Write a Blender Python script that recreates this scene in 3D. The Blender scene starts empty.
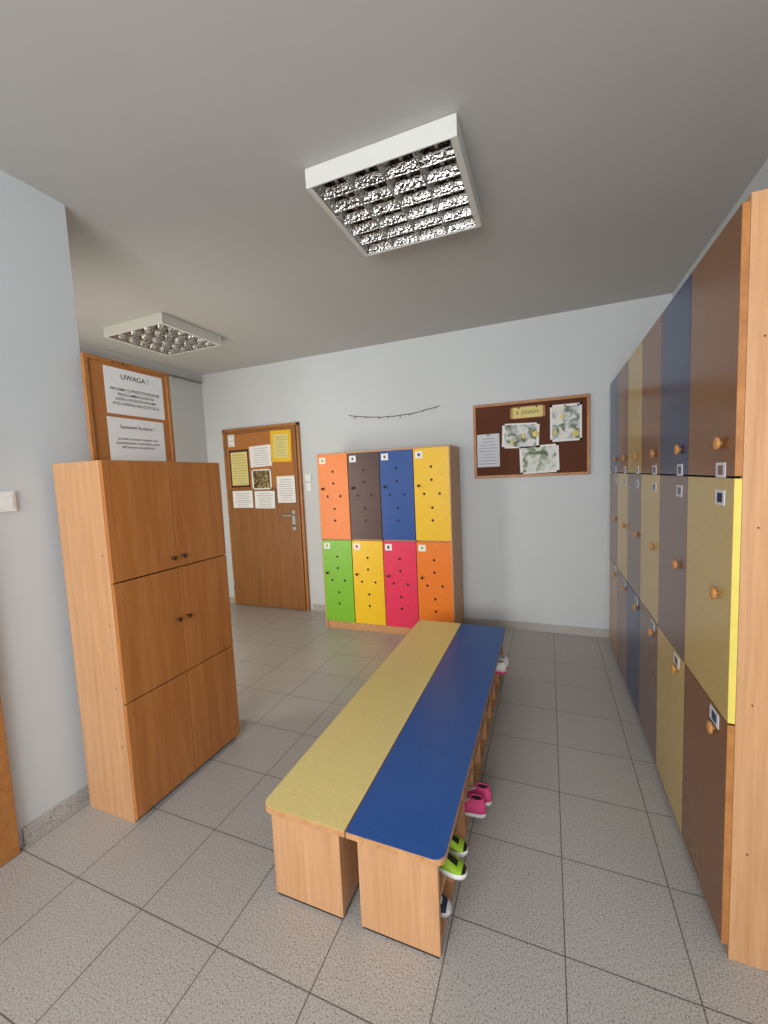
import bpy, bmesh, math, random
from mathutils import Vector, Matrix, Euler
random.seed(3)
scene=bpy.context.scene
try:
    scene.view_settings.view_transform='Standard'
except Exception: pass

# ------------------------------------------------------------ materials
def lin(c):
    return tuple(((v/255)/12.92 if v/255<=.04045 else ((v/255+.055)/1.055)**2.4) for v in c)+(1,)
def newmat(name):
    m=bpy.data.materials.new(name); m.use_nodes=True
    nt=m.node_tree; b=nt.nodes['Principled BSDF']
    return m,nt,b
def coords(nt,scale=(1,1,1),loc=(0,0,0)):
    tc=nt.nodes.new('ShaderNodeTexCoord'); mp=nt.nodes.new('ShaderNodeMapping')
    mp.inputs['Scale'].default_value=scale; mp.inputs['Location'].default_value=loc
    nt.links.new(tc.outputs['Object'],mp.inputs['Vector']); return mp.outputs['Vector']
def noise(nt,vec,scale,detail=3,rough=.5,dist=0):
    n=nt.nodes.new('ShaderNodeTexNoise'); n.inputs['Scale'].default_value=scale
    n.inputs['Detail'].default_value=detail; n.inputs['Roughness'].default_value=rough
    n.inputs['Distortion'].default_value=dist
    nt.links.new(vec,n.inputs['Vector']); return n.outputs['Fac']
def ramp(nt,fac,stops):
    r=nt.nodes.new('ShaderNodeValToRGB'); e=r.color_ramp.elements
    while len(e)<len(stops): e.new(.5)
    for el,(p,c) in zip(e,stops): el.position=p; el.color=c
    nt.links.new(fac,r.inputs['Fac']); return r.outputs['Color']
def bump(nt,b,h,strength=.1,dist=.002):
    n=nt.nodes.new('ShaderNodeBump'); n.inputs['Strength'].default_value=strength; n.inputs['Distance'].default_value=dist
    nt.links.new(h,n.inputs['Height']); nt.links.new(n.outputs['Normal'],b.inputs['Normal'])
def plain(name,c,rough=.5,metal=0,var=.04,scale=40,bmp=None):
    m,nt,b=newmat(name)
    l=lin(c); f=noise(nt,coords(nt),scale,4)
    lo=tuple(x*(1-var) for x in l[:3])+(1,); hi=tuple(min(1,x*(1+var)) for x in l[:3])+(1,)
    nt.links.new(ramp(nt,f,[(.3,lo),(.7,hi)]),b.inputs['Base Color'])
    b.inputs['Roughness'].default_value=rough; b.inputs['Metallic'].default_value=metal
    if bmp: bump(nt,b,noise(nt,coords(nt),bmp[0],1),bmp[1],bmp[2])
    return m
def patches(name,cols,scale=30,rough=.8):
    m,nt,b=newmat(name)
    f=noise(nt,coords(nt),scale,2,.5,.6)
    n=len(cols)
    nt.links.new(ramp(nt,f,[(.34+.34*i/(n-1),lin(c)) for i,c in enumerate(cols)]),b.inputs['Base Color'])
    b.inputs['Roughness'].default_value=rough
    return m
def wood(name,c1,c2,scale=(20,20,.9),rough=.42):
    m,nt,b=newmat(name)
    v=coords(nt,scale)
    f=noise(nt,v,2.2,7,.62,.25)
    f2=noise(nt,coords(nt,tuple(s*5 for s in scale)),2.0,3,.6)
    mx=nt.nodes.new('ShaderNodeMath'); mx.operation='MULTIPLY_ADD'
    nt.links.new(f2,mx.inputs[0]); mx.inputs[1].default_value=.35; 
    nt.links.new(f,mx.inputs[2])
    a,c=lin(c1),lin(c2)
    nt.links.new(ramp(nt,mx.outputs[0],[(.42,c),(.88,a)]),b.inputs['Base Color'])
    b.inputs['Roughness'].default_value=rough
    return m
def wallmat(name,c):
    m,nt,b=newmat(name)
    v=coords(nt); f=noise(nt,v,2,3); l=lin(c)
    nt.links.new(ramp(nt,f,[(.3,tuple(x*.97 for x in l[:3])+(1,)),(.7,l)]),b.inputs['Base Color'])
    b.inputs['Roughness'].default_value=.85
    bump(nt,b,noise(nt,v,160,3),.15,.002)
    return m
def tilemat(name,joints=True):
    m,nt,b=newmat(name)
    v=coords(nt)
    s=noise(nt,v,205,1.8,.6)
    sp=ramp(nt,s,[(.27,lin((82,74,68))),(.38,lin((150,144,137))),(.47,lin((183,179,173))),(.60,lin((191,187,182))),(.72,lin((214,212,207)))])
    big=noise(nt,v,1.1,3)
    mixc=nt.nodes.new('ShaderNodeMix'); mixc.data_type='RGBA'; mixc.blend_type='MULTIPLY'
    mixc.inputs[0].default_value=1
    nt.links.new(sp,mixc.inputs[6])
    nt.links.new(ramp(nt,big,[(.3,(.93,.93,.93,1)),(.7,(1,1,1,1))]),mixc.inputs[7])
    out=mixc.outputs[2]
    if joints:
        br=nt.nodes.new('ShaderNodeTexBrick'); br.offset=0; br.squash=1
        br.inputs['Scale'].default_value=1; br.inputs['Brick Width'].default_value=.345
        br.inputs['Row Height'].default_value=.345; br.inputs['Mortar Size'].default_value=.0021
        br.inputs['Mortar Smooth'].default_value=.1; br.inputs['Bias'].default_value=0
        br.inputs['Color1'].default_value=(1,1,1,1); br.inputs['Color2'].default_value=(.95,.95,.95,1)
        br.inputs['Mortar'].default_value=(.30,.285,.27,1)
        vv=coords(nt,(1,1,1),(-.035+.345*20,-.885+.345*20,0))
        nt.links.new(vv,br.inputs['Vector'])
        m2=nt.nodes.new('ShaderNodeMix'); m2.data_type='RGBA'; m2.blend_type='MULTIPLY'; m2.inputs[0].default_value=1
        nt.links.new(out,m2.inputs[6]); nt.links.new(br.outputs['Color'],m2.inputs[7]); out=m2.outputs[2]
        inv=nt.nodes.new('ShaderNodeMath'); inv.operation='SUBTRACT'; inv.inputs[0].default_value=1
        nt.links.new(br.outputs['Fac'],inv.inputs[1]); bump(nt,b,inv.outputs[0],.25,.002)
    nt.links.new(out,b.inputs['Base Color'])
    b.inputs['Roughness'].default_value=.32
    return m

M={}
M['wall']=wallmat('painted_wall',(205,210,212))
M['ceil']=wallmat('painted_ceiling',(188,187,184))
M['floor']=tilemat('speckled_floor_tile'); M['skirt']=tilemat('skirting_tile',False)
M['beech']=wood('beech_laminate',(208,160,116),(184,134,92))
M['beechx']=wood('beech_laminate_horizontal',(208,158,108),(176,124,76),(20,1.0,20))
M['alder']=wood('alder_laminate',(194,127,68),(166,99,47),(13,13,.9))
M['doorw']=wood('door_veneer',(156,104,52),(124,79,37),(14,14,.8))
M['frame']=wood('frame_wood',(188,128,68),(156,98,50),(8,8,8))
M['orange']=plain('orange_laminate',(236,124,30),.38)
M['dbrown']=plain('chocolate_laminate',(74,42,34),.38)
M['blue']=plain('blue_laminate',(26,74,146),.38)
M['yellow']=plain('yellow_laminate',(238,190,22),.38)
M['green']=plain('green_laminate',(120,184,36),.38)
M['pink']=plain('raspberry_laminate',(226,50,86),.38)
M['benchy']=plain('bench_yellow_laminate',(232,213,138),.33,var=.05,scale=90)
M['benchb']=plain('bench_blue_laminate',(34,86,160),.33,var=.07,scale=90)
M['rbrown']=plain('brown_door_laminate',(132,88,54),.25)
M['rblue']=plain('navy_door_laminate',(28,54,104),.25)
M['rbeige']=plain('sand_door_laminate',(200,174,108),.25)
M['rmauve']=plain('mauve_door_laminate',(124,98,90),.25)
M['rtan']=plain('tan_door_laminate',(166,126,86),.25)
M['yedge']=plain('yellow_edge_band',(222,204,96),.4)
M['knobw']=plain('varnished_knob',(196,138,76),.3)
M['knobd']=plain('bronze_knob',(70,48,34),.3,.6)
M['paper']=plain('white_paper',(236,236,234),.8,var=.02)
M['paperg']=plain('grey_paper',(214,218,224),.8,var=.02)
M['papery']=plain('yellow_paper',(222,208,130),.8)
M['ink']=plain('black_ink',(45,45,48),.7)
M['inkl']=plain('printed_grey_ink',(130,130,132),.7)
M['inkr']=plain('red_ink',(190,50,40),.7)
M['black']=plain('black_rubber_and_gap_shade',(24,23,22),.7)  # rubber parts, and the painted shade in the cupboard door seam
M['white']=plain('white_enamel',(218,218,212),.4,var=.01)
M['plastic']=plain('white_plastic',(232,234,232),.4,var=.01)
M['metal']=plain('brushed_metal',(180,180,178),.3,.9)
M['chrome']=plain('mirror_louver',(178,176,172),.14,1.0,var=.01,bmp=(70,.9,.006))
M['tray']=plain('lamp_tray_enamel',(96,94,90),.22,1.0,var=.01,bmp=(45,1,.012))
M['tube']=plain('fluorescent_tube',(225,225,220),.25,var=.01)
M['cork']=plain('brown_cork',(92,50,30),.9,var=.25,scale=220)
M['corkl']=plain('cork_light',(176,114,60),.9,var=.2,scale=200)
M['art']=patches('meadow_artwork',[(104,120,84),(190,198,184),(226,230,228),(206,206,188)],14)
M['art2']=patches('leaf_artwork',[(110,116,92),(176,186,180),(222,226,228),(230,226,208)],16)
M['photo']=patches('dark_photo',[(50,44,34),(120,100,60),(190,170,110)],40)
M['sgreen']=plain('green_mesh',(150,190,40),.7); M['swhite']=plain('white_leather',(228,228,226),.5)
M['spink']=plain('pink_canvas',(220,74,130),.7); M['snavy']=plain('navy_canvas',(36,48,80),.7)
M['sdark']=plain('dark_lining',(40,38,40),.9); M['twig']=plain('twig_bark',(86,64,50),.9)
M['pipe']=plain('painted_pipe',(150,152,150),.5)

# ------------------------------------------------------------ mesh builder
class B:
    def __init__(s,name):
        s.name=name; s.bm=bmesh.new(); s.mats=[]
    def mi(s,k):
        if k not in s.mats: s.mats.append(k)
        return s.mats.index(k)
    def add(s,t,mat=None,smooth=False,mx=None):
        if mx is not None: bmesh.ops.transform(t,matrix=mx,verts=t.verts)
        if mat is not None:
            i=s.mi(mat)
            for f in t.faces: f.material_index=i
        if smooth:
            for f in t.faces: f.smooth=True
        me=bpy.data.meshes.new('t'); t.to_mesh(me); t.free(); s.bm.from_mesh(me); bpy.data.meshes.remove(me)
    def box(s,x0,x1,y0,y1,z0,z1,mat,bev=.0015,mx=None):
        t=bmesh.new(); bmesh.ops.create_cube(t,size=1)
        for v in t.verts:
            v.co=Vector(((x0+x1)/2+v.co.x*(x1-x0),(y0+y1)/2+v.co.y*(y1-y0),(z0+z1)/2+v.co.z*(z1-z0)))
        if bev and min(abs(x1-x0),abs(y1-y0),abs(z1-z0))>bev*2.5:
            bmesh.ops.bevel(t,geom=t.edges[:],offset=bev,segments=2,affect='EDGES',profile=.5)
        s.add(t,mat,mx=mx)
    def cyl(s,c,r,d,axis,mat,seg=20,r2=None,smooth=True):
        t=bmesh.new(); bmesh.ops.create_cone(t,cap_ends=True,segments=seg,radius1=r,radius2=r if r2 is None else r2,depth=d)
        R={'X':Matrix.Rotation(math.pi/2,4,'Y'),'Y':Matrix.Rotation(-math.pi/2,4,'X'),'Z':Matrix.Identity(4)}[axis]
        i=s.mi(mat)
        for f in t.faces:
            f.material_index=i; f.smooth=len(f.verts)==4
        s.add(t,mx=Matrix.Translation(c)@R)
    def sph(s,c,r,mat,seg=16):
        t=bmesh.new(); bmesh.ops.create_uvsphere(t,u_segments=seg,v_segments=seg//2+2,radius=1)
        s.add(t,mat,True,Matrix.Translation(c)@Matrix.Diagonal((r[0],r[1],r[2],1)))
    def prism(s,pts,z0,z1,mtop,mside,mx=None):
        t=bmesh.new()
        lo=[t.verts.new((p[0],p[1],z0)) for p in pts]; hi=[t.verts.new((p[0],p[1],z1)) for p in pts]
        n=len(pts); a=s.mi(mtop); b=s.mi(mside)
        f=t.faces.new(hi); f.material_index=a
        f=t.faces.new(lo[::-1]); f.material_index=b
        for i in range(n):
            f=t.faces.new((lo[i],lo[(i+1)%n],hi[(i+1)%n],hi[i])); f.material_index=b
        bmesh.ops.recalc_face_normals(t,faces=t.faces[:])
        s.add(t,mx=mx)
    def done(s):
        me=bpy.data.meshes.new(s.name); s.bm.to_mesh(me); s.bm.free()
        for k in s.mats: me.materials.append(M[k])
        o=bpy.data.objects.new(s.name,me); scene.collection.objects.link(o); return o

# ------------------------------------------------------------ room
XL,XR,XB,YB,YN,H=-2.068,.908,-3.888,3.92,-2.3,2.80
YC=1.342; T=.12; E=.0015
def slab(name,x0,x1,y0,y1,z0,z1,mat):
    b=B(name); b.box(x0,x1,y0,y1,z0,z1,mat,0); return b.done()
slab('floor',XB-T,XR+T,YN-T,YB+T,-.1,0,'floor')
slab('ceiling',XB-T,XR+T,YN-T,YB+T,H,H+.1,'ceil')
slab('wall_back',XB-T,XR+T,YB,YB+T,0,H,'wall')
slab('wall_right',XR,XR+T,YN,YB,0,H,'wall')
slab('wall_left_near',XL-T,XL,YN,YC,0,H,'wall')
slab('wall_left_far',XB-T,XB,YC-T,YB,0,H,'wall')
b=B('wall_alcove')
b.box(XB,-3.55,YC-T,YC,0,H,'wall',0); b.box(-2.6,XL-T,YC-T,YC,0,H,'wall',0); b.box(-3.55,-2.6,YC-T,YC,2.1,H,'wall',0)
b.done()
b=B('window_2')
for x0,x1 in((-3.55,-3.47),(-2.68,-2.6)): b.box(x0,x1,YC-.09,YC-.03,0,2.1,'white')
for z0,z1 in((0,.2),(1.0,1.08),(2.02,2.1)): b.box(-3.47,-2.68,YC-.09,YC-.03,z0,z1,'white')
b.done()
b=B('wall_rear'); wx0,wx1,wz0,wz1=-1.75,.65,.85,2.45
b.box(XL,wx0,YN-T,YN,0,H,'wall',0); b.box(wx1,XR,YN-T,YN,0,H,'wall',0)
b.box(wx0,wx1,YN-T,YN,0,wz0,'wall',0); b.box(wx0,wx1,YN-T,YN,wz1,H,'wall',0); b.done()
b=B('window_1')
for x in(wx0,wx0+.78,wx0+1.58,wx1-.06): b.box(x,x+.06,YN-.09,YN-.02,wz0,wz1,'white')
for z in(wz0,wz1-.06): b.box(wx0,wx1,YN-.09,YN-.02,z,z+.06,'white')
b.box(wx0-.05,wx1+.05,YN-.02,YN+.14,wz0-.04,wz0,'white'); b.done()
sk=.075
def skb(n,x0,x1,y0,y1): 
    b=B('baseboard_'+n); b.box(x0,x1,y0,y1,.0,sk,'skirt',.002); return b.done()
skb('back',-2.50,XR,YB-.012,YB); skb('back_left',XB,-3.62,YB-.012,YB)
skb('right',XR-.012,XR,YN,YB-.012); skb('left_near',XL,XL+.012,.90,YC); skb('left_far',XB,XB+.012,YC,YB-.012)
b=B('heating_pipe'); b.cyl((XB+.03,2.63,2.70),.012,2.5,'Y','pipe',14)
for y in(1.7,2.6,3.5): b.box(XB,XB+.035,y,y+.02,2.685,2.715,'pipe')
b.done()

# door on the back wall
b=B('door_1')
dx0,dx1,dz=-3.573,-2.569,2.09; Y0=YB-E
b.box(dx0-.03,dx0,Y0-.03,Y0,0,dz+.03,'frame'); b.box(dx1,dx1+.03,Y0-.03,Y0,0,dz+.03,'frame'); b.box(dx0-.03,dx1+.03,Y0-.03,Y0,dz,dz+.03,'frame')
b.box(dx0+.003,dx1-.003,Y0-.045,Y0-.004,.008,dz-.003,'doorw',.003)
b.box(dx1-.105,dx1-.065,YB-.052,YB-.045,.93,1.15,'metal',.003)
b.cyl((dx1-.085,YB-.075,1.10),.010,.05,'Y','metal'); b.box(dx1-.20,dx1-.075,YB-.105,YB-.088,1.09,1.11,'metal',.006)
b.cyl((dx1-.085,YB-.055,.98),.012,.012,'Y','black')
for z in(.25,1.05,1.85): b.cyl((dx0+.0,YB-.05,z),.008,.09,'Z','metal')
def sheet(b,x0,x1,z0,z1,y,mat='paper',lines=0,ink='inkl',border=None,rot=0):
    c=Vector(((x0+x1)/2,y,(z0+z1)/2)); mx=Matrix.Translation(c)@Matrix.Rotation(rot,4,'Y')@Matrix.Translation(-c)
    b.box(x0,x1,y-.0015,y,z0,z1,mat,0,mx)
    w=x1-x0;h=z1-z0
    if border: 
        for a in((x0,x1,z1-h*.06,z1),(x0,x1,z0,z0+h*.06),(x0,x0+w*.07,z0,z1),(x1-w*.07,x1,z0,z1)): b.box(a[0],a[1],y-.0025,y-.001,a[2],a[3],border,0,mx)
    for i in range(lines):
        z=z1-h*(.14+.76*i/max(1,lines-1)); k=random.uniform(.5,.8)*w/2; cx=(x0+x1)/2
        b.box(cx-k,cx+k,y-.0026,y-.001,z-.002,z+.002,ink,0,mx)
yd=YB-.047-E
b.box(-3.53,-2.61,yd-.004,yd+.003,1.42,2.05,'corkl',.002)
yd-=.005
sheet(b,-3.50,-3.41,1.91,2.05,yd,lines=3); sheet(b,-2.90,-2.63,1.70,2.05,yd,'yellow',0,rot=.03)
sheet(b,-2.865,-2.665,1.74,2.01,yd-.002,'papery',8,rot=.03)
sheet(b,-3.50,-3.22,1.43,1.87,yd,'papery',12,border='dbrown'); sheet(b,-3.20,-2.90,1.66,1.90,yd,'paper',8,rot=-.03)
sheet(b,-3.19,-2.92,1.40,1.63,yd,'photo',0,border='paper'); sheet(b,-3.49,-3.20,1.19,1.39,yd,'paper',8)
sheet(b,-3.17,-2.89,1.18,1.38,yd,'paper',8,rot=.02); sheet(b,-2.85,-2.61,1.24,1.54,yd,'paper',10)
b.done()
# door on the near left wall
b=B('door_2'); XD=XL+E
b.box(XD,XD+.03,.805,.875,0,2.1,'frame',.003); b.box(XD,XD+.03,-.175,-.105,0,2.1,'frame',.003); b.box(XD,XD+.03,-.175,.875,2.06,2.13,'frame',.003)
b.box(XD+.002,XD+.018,-.105,.805,.006,2.06,'doorw',.003); b.cyl((XD+.04,.73,1.05),.01,.05,'X','metal'); b.box(XD+.055,XD+.07,.62,.74,1.04,1.06,'metal',.005); b.done()
b=B('light_switch'); b.box(XL,XL+.012,.93,1.015,1.405,1.49,'plastic',.004); b.box(XL+.012,XL+.017,.945,1.0,1.42,1.475,'plastic',.002); b.done()
b=B('light_switch.001'); b.box(-2.50,-2.42,YB-.012,YB,1.47,1.55,'plastic',.004); b.box(-2.49,-2.43,YB-.016,YB-.012,1.48,1.54,'plastic',.002)
b.box(-2.49,-2.43,YB-.008,YB,1.36,1.45,'paper',0); b.done()

# ------------------------------------------------------------ right hand lockers
b=B('school_locker')
lx=.468; ly0=1.386; ly1=3.80; wid=.40
b.box(lx+.019,XR-.014,ly0,ly0+.018,0,2.16,'beech',.001)
b.box(lx+.019,XR-.014,ly1-.018,ly1,0,2.16,'beech',.001)
b.box(lx+.019,XR-.014,ly0+.018,ly1-.018,2.142,2.16,'beech',.001)
b.box(lx+.05,lx+.066,ly0+.018,ly1-.018,0,.045,'beechx',.001)
for z in(.04,.727,1.43): b.box(lx+.02,XR-.014,ly0+.018,ly1-.018,z-.0,z+.016,'black',.001)
for i in range(1,6): b.box(lx+.02,XR-.014,ly0+i*wid,ly0+.016+i*wid,.045,2.142,'dbrown',.001)
b.box(XR-.02,XR-.013,ly0+.018,ly1-.018,.045,2.142,'beech',0)
rows=[(.045,.732),(.737,1.434),(1.440,2.140)]
cols=[['rbrown','rbeige','rbrown'],['rbeige','rmauve','rblue'],['rmauve','rbeige','rbrown'],['rblue','rmauve','rbeige'],['rmauve','rbeige','rbrown'],['rtan','rmauve','rblue']]
for i in range(6):
    a=ly0+.001+i*(ly1-ly0)/6; e=ly0-.003+(i+1)*(ly1-ly0)/6
    for j,(z0,z1) in enumerate(rows):
        m=cols[i][j]
        b.box(lx+.0006,lx+.018,a,e,z0,z1,m,.0012)
        edge='yedge' if (i,j)==(0,1) else ('frame' if i==0 else m)
        b.box(lx+.001,lx+.0178,a-.0012,a+.0005,z0+.001,z1-.001,edge,0)
        kz=(.665,1.09,1.535)[j]; ky=a+.095
        b.cyl((lx-.004,ky,kz),.007,.010,'X','knobw'); b.cyl((lx-.011,ky,kz),.019,.007,'X','knobw',24)
        b.sph((lx-.014,ky,kz),(.004,.017,.017),'knobw')
        lz=(.70,1.375,1.455)[j] ; 
        b.box(lx-.001,lx+.001,a+.060,a+.130,lz-.02,lz+.024,'paperg',0)
        b.box(lx-.0018,lx,a+.075,a+.112,lz-.012,lz+.016,random.choice(['rblue','snavy','rmauve','inkl']),0)
for z in(.35,.80,1.3,1.8):
    b.cyl((lx+.055,ly0-.0005,z),.0025,.003,'Y','dbrown',10)
b.done()

# ------------------------------------------------------------ colourful lockers
b=B('school_locker.001')
x0,x1,yf,yb,zt=-2.088,-.779,3.49,YB-.014,1.73
b.box(x0,x0+.018,yf,yb,0,zt,'beech',.001); b.box(x1-.018,x1,yf,yb,0,zt,'beech',.001)
b.box(x0+.018,x1-.018,yf,yb,zt-.018,zt,'beechx',.001); b.box(x0+.018,x1-.018,yf+.01,yf+.028,0,.075,'beechx',.001)
b.box(x0+.018,x1-.018,yf+.019,yb,.07,.088,'beechx',.001); b.box(x0+.018,x1-.018,yf+.019,yb,.885,.903,'beechx',.001)
b.box(x0+.018,x1-.018,yb-.006,yb,.07,zt-.018,'beech',0)
cw=(x1-x0-.012)/4
for i in range(1,4): b.box(x0+.006+i*cw-.008,x0+.006+i*cw+.008,yf+.019,yb-.006,.088,zt-.018,'beech',0)
cc=[['green','orange'],['yellow','dbrown'],['pink','blue'],['orange','yellow']]
for i in range(4):
    a=x0+.006+i*cw+.004; e=x0+.006+(i+1)*cw-.004
    for j,(z0,z1) in enumerate([(.078,.886),(.900,1.716)]):
        b.box(a,e,yf-.001,yf+.017,z0,z1,cc[i][j],.0015)
        hh=z1-z0; w=e-a
        for fx,fz in((.5,.80),(.5,.66),(.5,.36),(.5,.22),(.28,.51),(.72,.51)):
            b.cyl((a+w*fx,yf-.0015,z0+hh*fz),.0115,.002,'Y','black',16)
        kx=a+.045; kzz=z0+hh*.60
        b.cyl((kx,yf-.010,kzz),.006,.018,'Y','knobd'); b.sph((kx,yf-.022,kzz),(.013,.008,.013),'knobd')
        b.box(a+.018,a+.085,yf-.0025,yf-.001,z1-.085,z1-.025,'paper',0)
        b.box(a+.04,a+.062,yf-.0032,yf-.002,z1-.068,z1-.042,random.choice(['sgreen','rmauve','rblue','inkr']),0)
b.done()

# ------------------------------------------------------------ wooden cupboard (left)
b=B('wooden_cupboard')
cx0,cx1,cy0,cy1,cz=-2.009,-1.692,1.136,1.787,1.60
b.box(cx0,cx1-.018,cy0,cy0+.018,.0,cz,'beech',.001); b.box(cx0,cx1-.018,cy1-.018,cy1,0,cz,'beech',.001)
b.box(cx0,cx1-.018,cy0+.018,cy1-.018,cz-.018,cz,'beech',.001); b.box(cx0,cx0+.006,cy0+.018,cy1-.018,.02,cz-.018,'beech',0)
b.box(cx1-.06,cx1-.044,cy0+.018,cy1-.018,0,.04,'dbrown',0)
for z in(.04,.545,1.075): b.box(cx0+.006,cx1-.02,cy0+.018,cy1-.018,z,z+.016,'black',0)
mid=(cy0+cy1)/2
b.box(cx1-.06,cx1-.019,mid-.008,mid+.008,.04,cz-.018,'black',0)  # black strip added as painted shade behind the seam between the doors
for (z0,z1) in((.025,.550),(.556,1.080),(1.086,1.598)):
    for a,e in((cy0+.001,mid-.0022),(mid+.0022,cy1-.001)):
        b.box(cx1-.0175,cx1,a,e,z0,z1,'alder',.0018)
for kz in(1.135,.83):
    for y in(mid-.03,mid+.03):
        b.cyl((cx1+.008,y,kz),.005,.018,'X','knobd'); b.sph((cx1+.017,y,kz),(.007,.011,.011),'knobd')
for z in(.35,.62,.9,1.2): b.cyl((cx1-.05,cy0-.0005,z),.0028,.003,'Y','dbrown',10)
b.done()

def text(parent,s,loc,size,rot,mat='ink',align='CENTER'):
    c=bpy.data.curves.new('lettering','FONT'); c.body=s; c.size=size; c.align_x=align; c.align_y='CENTER'; c.space_line=1.15
    c.offset=size*.004
    c.materials.append(M[mat]); o=bpy.data.objects.new('lettering',c); o.location=loc; o.rotation_euler=rot
    scene.collection.objects.link(o); o.parent=parent
b=B('notice_board')
bx=-2.007; by0,by1,bz0,bz1=1.30,1.765,1.601,2.115
b.box(bx,bx+.012,by0+.012,by1-.012,bz0+.005,bz1-.012,'corkl',0)
fw=.02
b.box(bx,bx+.02,by0,by1,bz1-fw,bz1,'frame',.002); b.box(bx,bx+.02,by0,by1,bz0,bz0+fw,'frame',.002)
b.box(bx,bx+.02,by0,by0+fw,bz0+fw,bz1-fw,'frame',.002); b.box(bx,bx+.02,by1-fw,by1,bz0+fw,bz1-fw,'frame',.002)
b.box(bx+.012,bx+.0135,1.395,1.72,1.852,2.080,'paper',0)
b.box(bx+.012,bx+.0135,1.390,1.705,1.618,1.835,'paper',0)
nb=b.done()
R=(math.pi/2,0,math.pi/2)
tx=bx+.0145
text(nb,'UWAGA !',(tx,1.557,2.04),.036,R)
text(nb,'PROSIMY O PRZESTRZEGANIE\nREGULAMINU SZATNI\nDZIECI POZOSTAWIAMY\nPOD OPIEKĄ NAUCZYCIELA',(tx,1.557,1.940),.0205,R)
text(nb,'Szanowni Rodzice !',(tx,1.548,1.79),.025,R)
text(nb,'prosimy o zmianę obuwia oraz\npozostawienie w porządku szatni\ndziękujemy za współpracę',(tx,1.548,1.71),.018,R,'ink')
text(nb,'nr 16  M. Ś.',(bx+.021,1.48,bz1-.012),.018,R)

# ------------------------------------------------------------ cork board on back wall
b=B('cork_bulletin_board')
x0,x1,z0,z1=-.641,.333,1.426,2.10; y=YB-E
b.box(x0+.02,x1-.02,y-.012,y,z0+.02,z1-.02,'cork',0)
f=.025
b.box(x0,x1,y-.022,y,z1-f,z1,'frame',.002); b.box(x0,x1,y-.022,y,z0,z0+f,'frame',.002)
b.box(x0,x0+f,y-.022,y,z0+f,z1-f,'frame',.002); b.box(x1-f,x1,y-.022,y,z0+f,z1-f,'frame',.002)
y-=.0125
sheet(b,-.61,-.41,1.53,1.83,y,'paperg',9)
sheet(b,-.31,-.02,1.945,2.05,y,'papery',0,border='frame')
sheet(b,-.385,-.07,1.685,1.905,y,'art2',0,border='paper',rot=.04)
sheet(b,.02,.27,1.72,2.035,y,'art2',0,border='paper')
sheet(b,-.235,.09,1.455,1.70,y,'art',0,border='paper',rot=-.03)
for p in((-.10,1.80),(.22,1.78)): b.sph((p[0],y-.006,p[1]),(.028,.006,.028),'papery')
for p in((-.20,1.79),(-.30,1.74),(.12,1.93),(.06,1.80)): b.sph((p[0],y-.006,p[1]),(.016,.005,.024),'papery')
for p in((-.51,1.82),(-.24,2.04),(-.09,2.04),(.14,2.02),(.24,2.02),(-.07,1.69)): b.sph((p[0],y-.006,p[1]),(.008,.006,.008),'knobd')
cb=b.done()
text(cb,'8. ZASADY',(-.165,y-.003,1.995),.04,(math.pi/2,0,0),'dbrown')

cu=bpy.data.curves.new('twig_garland','CURVE'); cu.dimensions='3D'; cu.bevel_depth=.003
sp=cu.splines.new('POLY'); N=24; sp.points.add(N)
for i in range(N+1):
    t=i/N; x=-1.92+t*.96; z=2.135-.055*4*t*(1-t)-.0*t+random.uniform(-.004,.004)
    sp.points[i].co=(x,YB-.012,z,1)
for i in range(2,N,3):
    a=sp.points[i].co; s2=cu.splines.new('POLY'); s2.points.add(1)
    s2.points[0].co=a; s2.points[1].co=(a[0]+random.uniform(-.03,.03),YB-.02,a[2]-random.uniform(.01,.025),1)
cu.materials.append(M['twig']); o=bpy.data.objects.new('twig_garland',cu); scene.collection.objects.link(o)

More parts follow.
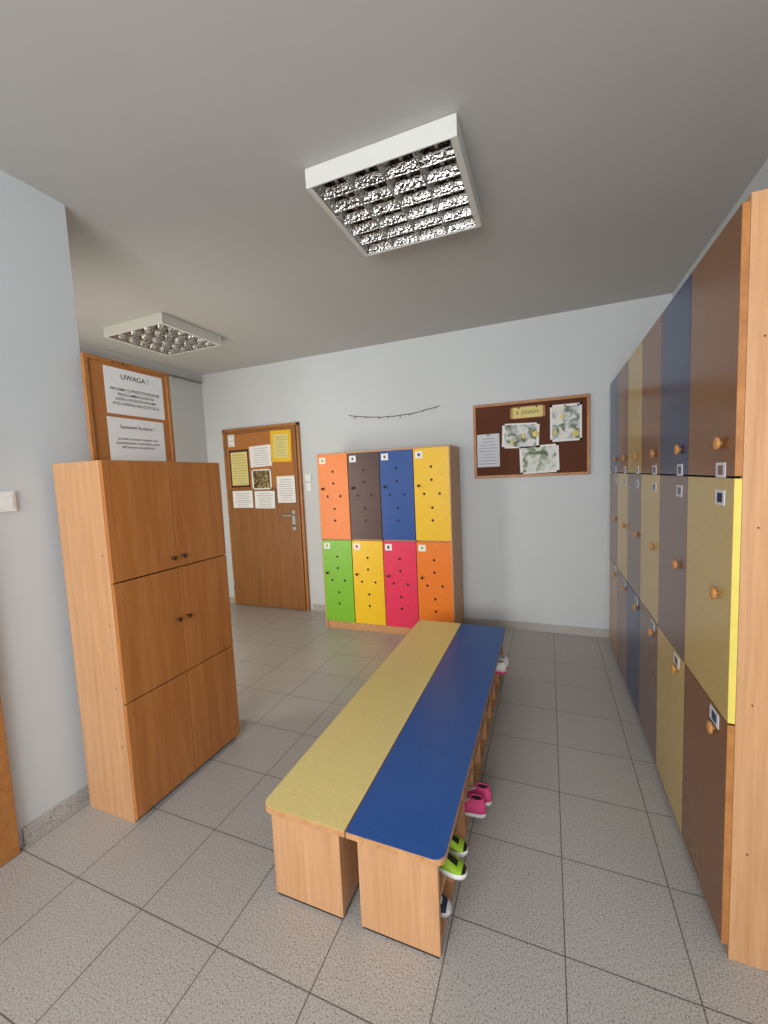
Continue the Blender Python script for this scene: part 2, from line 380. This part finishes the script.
# ------------------------------------------------------------ ceiling lights
def lamp(name,x0,x1,y0,y1):
    b=B(name); zb=2.72; fr=.026; H2=H-.0005
    b.box(x0,x1,y0,y0+.008,zb,H2,'white',.002); b.box(x0,x1,y1-.008,y1,zb,H2,'white',.002)
    b.box(x0,x0+.008,y0+.008,y1-.008,zb,H2,'white',.002); b.box(x1-.008,x1,y0+.008,y1-.008,zb,H2,'white',.002)
    b.box(x0+.008,x0+fr,y0+.008,y1-.008,zb+.001,zb+.006,'white',0); b.box(x1-fr,x1-.008,y0+.008,y1-.008,zb+.001,zb+.006,'white',0)
    b.box(x0+.008,x1-.008,y0+.008,y1-.008,H2-.008,H2-.001,'tray',0)
    X0,X1,Y0,Y1=x0+fr,x1-fr,y0+.010,y1-.010
    def wedge(p0,p1,axis,wb,wt,z0,z1,side=0):
        t=bmesh.new(); n=7; prof=[]
        for k in range(n+1):
            q=k/n; w=wb+(wt-wb)*q**1.6; prof.append((w/2,z0+(z1-z0)*q))
        R_=[( w if side>=0 else 0,z) for w,z in prof]; L_=[(-w if side<=0 else 0,z) for w,z in prof[::-1]]
        loop=R_+L_
        ring=[]
        for end in(p0,p1):
            if axis=='Y': ring.append([t.verts.new((end[0]+w,end[1],z)) for w,z in loop])
            else: ring.append([t.verts.new((end[0],end[1]+w,z)) for w,z in loop])
        m=len(loop)
        for i in range(m): t.faces.new((ring[0][i],ring[0][(i+1)%m],ring[1][(i+1)%m],ring[1][i]))
        bmesh.ops.recalc_face_normals(t,faces=t.faces[:])
        b.add(t,'chrome',True)
    nc=4; w=(X1-X0)/nc
    for i in range(nc+1):
        sd=1 if i==0 else (-1 if i==nc else 0)
        wedge((X0+i*w,Y0),(X0+i*w,Y1),'Y',.004,w*.5,zb+.003,zb+.062,sd)
    for i in range(nc):
        nr=6; h=(Y1-Y0)/nr
        for k in range(nr+1):
            yy=Y0+k*h; sd=1 if k==0 else (-1 if k==nr else 0)
            wedge((X0+i*w+.003,yy),(X0+(i+1)*w-.003,yy),'X',.002,h*.40,zb+.004,zb+.048,sd)
        b.cyl((X0+(i+.5)*w,(Y0+Y1)/2,zb+.061),.008,Y1-Y0-.01,'Y','tube',12)
    return b.done()
lamp('ceiling_light_fixture',-.95,-.30,1.625,2.235)
lamp('ceiling_light_fixture.001',-3.37,-2.71,2.39,3.0)

# ------------------------------------------------------------ benches
def rrect(x0,x1,y0,y1,rad,which):
    pts=[]
    for nm,cx,cy,a0 in(('bl',x0,y0,180),('br',x1,y0,270),('tr',x1,y1,0),('tl',x0,y1,90)):
        r=rad if nm in which else .004
        ox=cx+(r if cx==x0 else -r); oy=cy+(r if cy==y0 else -r)
        for k in range(7):
            a=math.radians(a0+90*k/6); pts.append((ox+r*math.cos(a),oy+r*math.sin(a)))
    return pts
def bench(name,tx0,tx1,px0,px1,mat,side,round_):
    b=B(name); y0,y1=1.082,3.03; zt=.34; zb=.318
    b.prism(rrect(tx0,tx1,y0,y1,.035,round_),zb,zt-.0012,'beechx','beechx')
    b.prism(rrect(tx0+.001,tx1-.001,y0+.001,y1-.001,.035,round_),zt-.0012,zt,mat,mat)
    p0,p1=y0+.010,y1-.03
    for a in(p0,p1-.018): b.box(px0,px1,a,a+.018,.008,zb,'beech',.001); b.box(px0+.005,px1-.005,a+.002,a+.016,0,.009,'black',0)
    back=(px0,px0+.012) if side>0 else (px1-.012,px1)
    b.box(back[0],back[1],p0+.018,p1-.018,.02,zb,'beech',0)
    i0,i1=(px0+.012,px1-.004) if side>0 else (px0+.004,px1-.012)
    for z in(.02,.165): b.box(i0,i1,p0+.018,p1-.018,z,z+.016,'beech',.001)
    n=9
    for k in range(1,n):
        yy=p0+.018+(p1-p0-.036)*k/n; b.box(i0,i1-.002,yy-.008,yy+.008,.036,.165,'beech',0); b.box(i0,i1-.002,yy-.008,yy+.008,.181,zb,'beech',0)
    return b.done()
bench('cloakroom_bench',-.957,-.625,-.922,-.652,'benchy',-1,('bl','tl'))
bench('cloakroom_bench.001',-.622,-.296,-.585,-.318,'benchb',1,('br','tr'))

# ------------------------------------------------------------ shoes
def shoe(name,loc,yaw,L,up,sole,tip,lining='sdark',lace='swhite'):
    b=B(name)
    W=L*.37
    st=[(0,.30,.30),(.04,.62,.40),(.14,.80,.43),(.28,.80,.42),(.42,.82,.40),(.56,.92,.33),(.70,1.0,.25),(.82,.98,.19),(.92,.78,.15),(.985,.42,.11),(1,.2,.08)]
    def loft(fn,mat,matfn=None):
        t=bmesh.new(); rings=[]
        for s in st: rings.append([t.verts.new(p) for p in fn(*s)])
        m=len(rings[0])
        for i in range(len(rings)-1):
            for k in range(m):
                f=t.faces.new((rings[i][k],rings[i][(k+1)%m],rings[i+1][(k+1)%m],rings[i+1][k])); f.smooth=True
                f.material_index=b.mi(matfn(i,k)) if matfn else b.mi(mat)
        for r,ii in((rings[0],0),(rings[-1],1)):
            f=t.faces.new(r); f.material_index=b.mi(mat)
        bmesh.ops.recalc_face_normals(t,faces=t.faces[:])
        b.add(t)
    cv=lambda t:.06*L*math.sin(t*3.1)*.5
    def up_fn(t,hw,h):
        o=[];n=12
        for k in range(n):
            a=math.pi*k/(n-1)
            wx=math.cos(a); 
            if t<.5: taper=1-.35*math.sin(a)
            else: taper=1
            o.append((t*L,cv(t)+hw*W/2*.95*wx*taper,.016+ (h*L-.016)*math.sin(a)**.7))
        return o
    loft(up_fn,up,lambda i,k: tip if i>=8 or i<1 else (lace if 4<=k<=6 and 4<=i<=6 else up))
    def so_fn(t,hw,h):
        w=hw*W/2*1.03; c=cv(t)
        return [(t*L,c+w,0.002),(t*L,c+w*1.02,.017),(t*L,c-w*1.02,.017),(t*L,c-w,.002)]
    loft(so_fn,sole)
    t=bmesh.new(); bmesh.ops.create_uvsphere(t,u_segments=16,v_segments=8,radius=1)
    b.add(t,lining,True,Matrix.Translation((.24*L,0,.425*L))@Matrix.Diagonal((.17*L,.095*L,.03*L,1)))
    t=bmesh.new(); 
    seg=20;rs=6;vs=[]
    for i in range(seg):
        a=2*math.pi*i/seg; row=[]
        for j in range(rs):
            c=2*math.pi*j/rs; rr=.012*L/.2*.6
            row.append(t.verts.new((.24*L+(.175*L+rr*math.cos(c))*math.cos(a),(.10*L+rr*math.cos(c))*math.sin(a),.425*L+rr*math.sin(c)+.02*L*abs(math.cos(a)))))
        vs.append(row)
    for i in range(seg):
        for j in range(rs): t.faces.new((vs[i][j],vs[(i+1)%seg][j],vs[(i+1)%seg][(j+1)%rs],vs[i][(j+1)%rs]))
    b.add(t,up,True)
    for k in range(3): b.box(.44*L+k*.07*L,.455*L+k*.07*L,-.10*L,.14*L,(.415-.05*k)*L,(.43-.05*k)*L,lace,0)
    o=b.done(); o.location=loc; o.rotation_euler=(0,0,yaw); return o
pi=math.pi
# shelf tops: lower z=.036, upper z=.181 ; open side at X~-.318 ; some heels out, some toes out
def pair(y,z,xe,L,heel,*a):
    for d in(-.036,.036):
        r=random.uniform(-.05,.05)
        if heel: shoe('child_sneaker',(xe+random.uniform(-.008,.008),y+d,z),pi+r,L,*a)
        else: shoe('child_sneaker',(xe-L+random.uniform(-.012,.012),y+d,z),r,L,*a)
pair(1.255,.181,-.262,.165,False,'sgreen','swhite','black','sdark','black')
shoe('child_sneaker',(-.475,1.20,.036),.05,.165,'snavy','swhite','swhite')
pair(1.675,.036,-.250,.16,True,'spink','swhite','spink')
pair(2.68,.181,-.255,.16,True,'swhite','spink','swhite')

# ------------------------------------------------------------ camera
yaw,pt,rl=[math.radians(v) for v in(21.962,4.880,-2.518)]
F=Vector((-math.sin(yaw)*math.cos(pt),math.cos(yaw)*math.cos(pt),-math.sin(pt)))
Rv=Vector((math.cos(yaw),math.sin(yaw),0)); U=Rv.cross(F)
R2=Rv*math.cos(rl)+U*math.sin(rl); U2=U*math.cos(rl)-Rv*math.sin(rl)
cam=bpy.data.cameras.new('camera'); co=bpy.data.objects.new('camera',cam); scene.collection.objects.link(co)
mm=Matrix((R2,U2,-F)).transposed().to_4x4(); mm.translation=Vector((0,0,1.48)); co.matrix_world=mm
cam.sensor_fit='HORIZONTAL'; cam.sensor_width=36; cam.lens=409.578/768*36; cam.clip_start=.02
scene.camera=co

# ------------------------------------------------------------ light
def area(name,loc,rot,sx,sy,p,col):
    l=bpy.data.lights.new(name,'AREA'); l.shape='RECTANGLE'; l.size=sx; l.size_y=sy; l.energy=p; l.color=col
    o=bpy.data.objects.new(name,l); o.location=loc; o.rotation_euler=rot; scene.collection.objects.link(o)
area('window_daylight',((wx0+wx1)/2,YN-.14,(wz0+wz1)/2),(math.radians(90),0,0),2.3,1.5,142,(.98,.985,1))
area('entrance_daylight',(-3.07,YC-.16,1.1),(math.radians(90),0,0),.8,1.9,42,(1,.93,.82))
w=bpy.data.worlds.new('sky'); scene.world=w; w.use_nodes=True
nt=w.node_tree; bg=nt.nodes['Background']; bg.inputs['Color'].default_value=(.82,.88,1,1); bg.inputs['Strength'].default_value=1.0
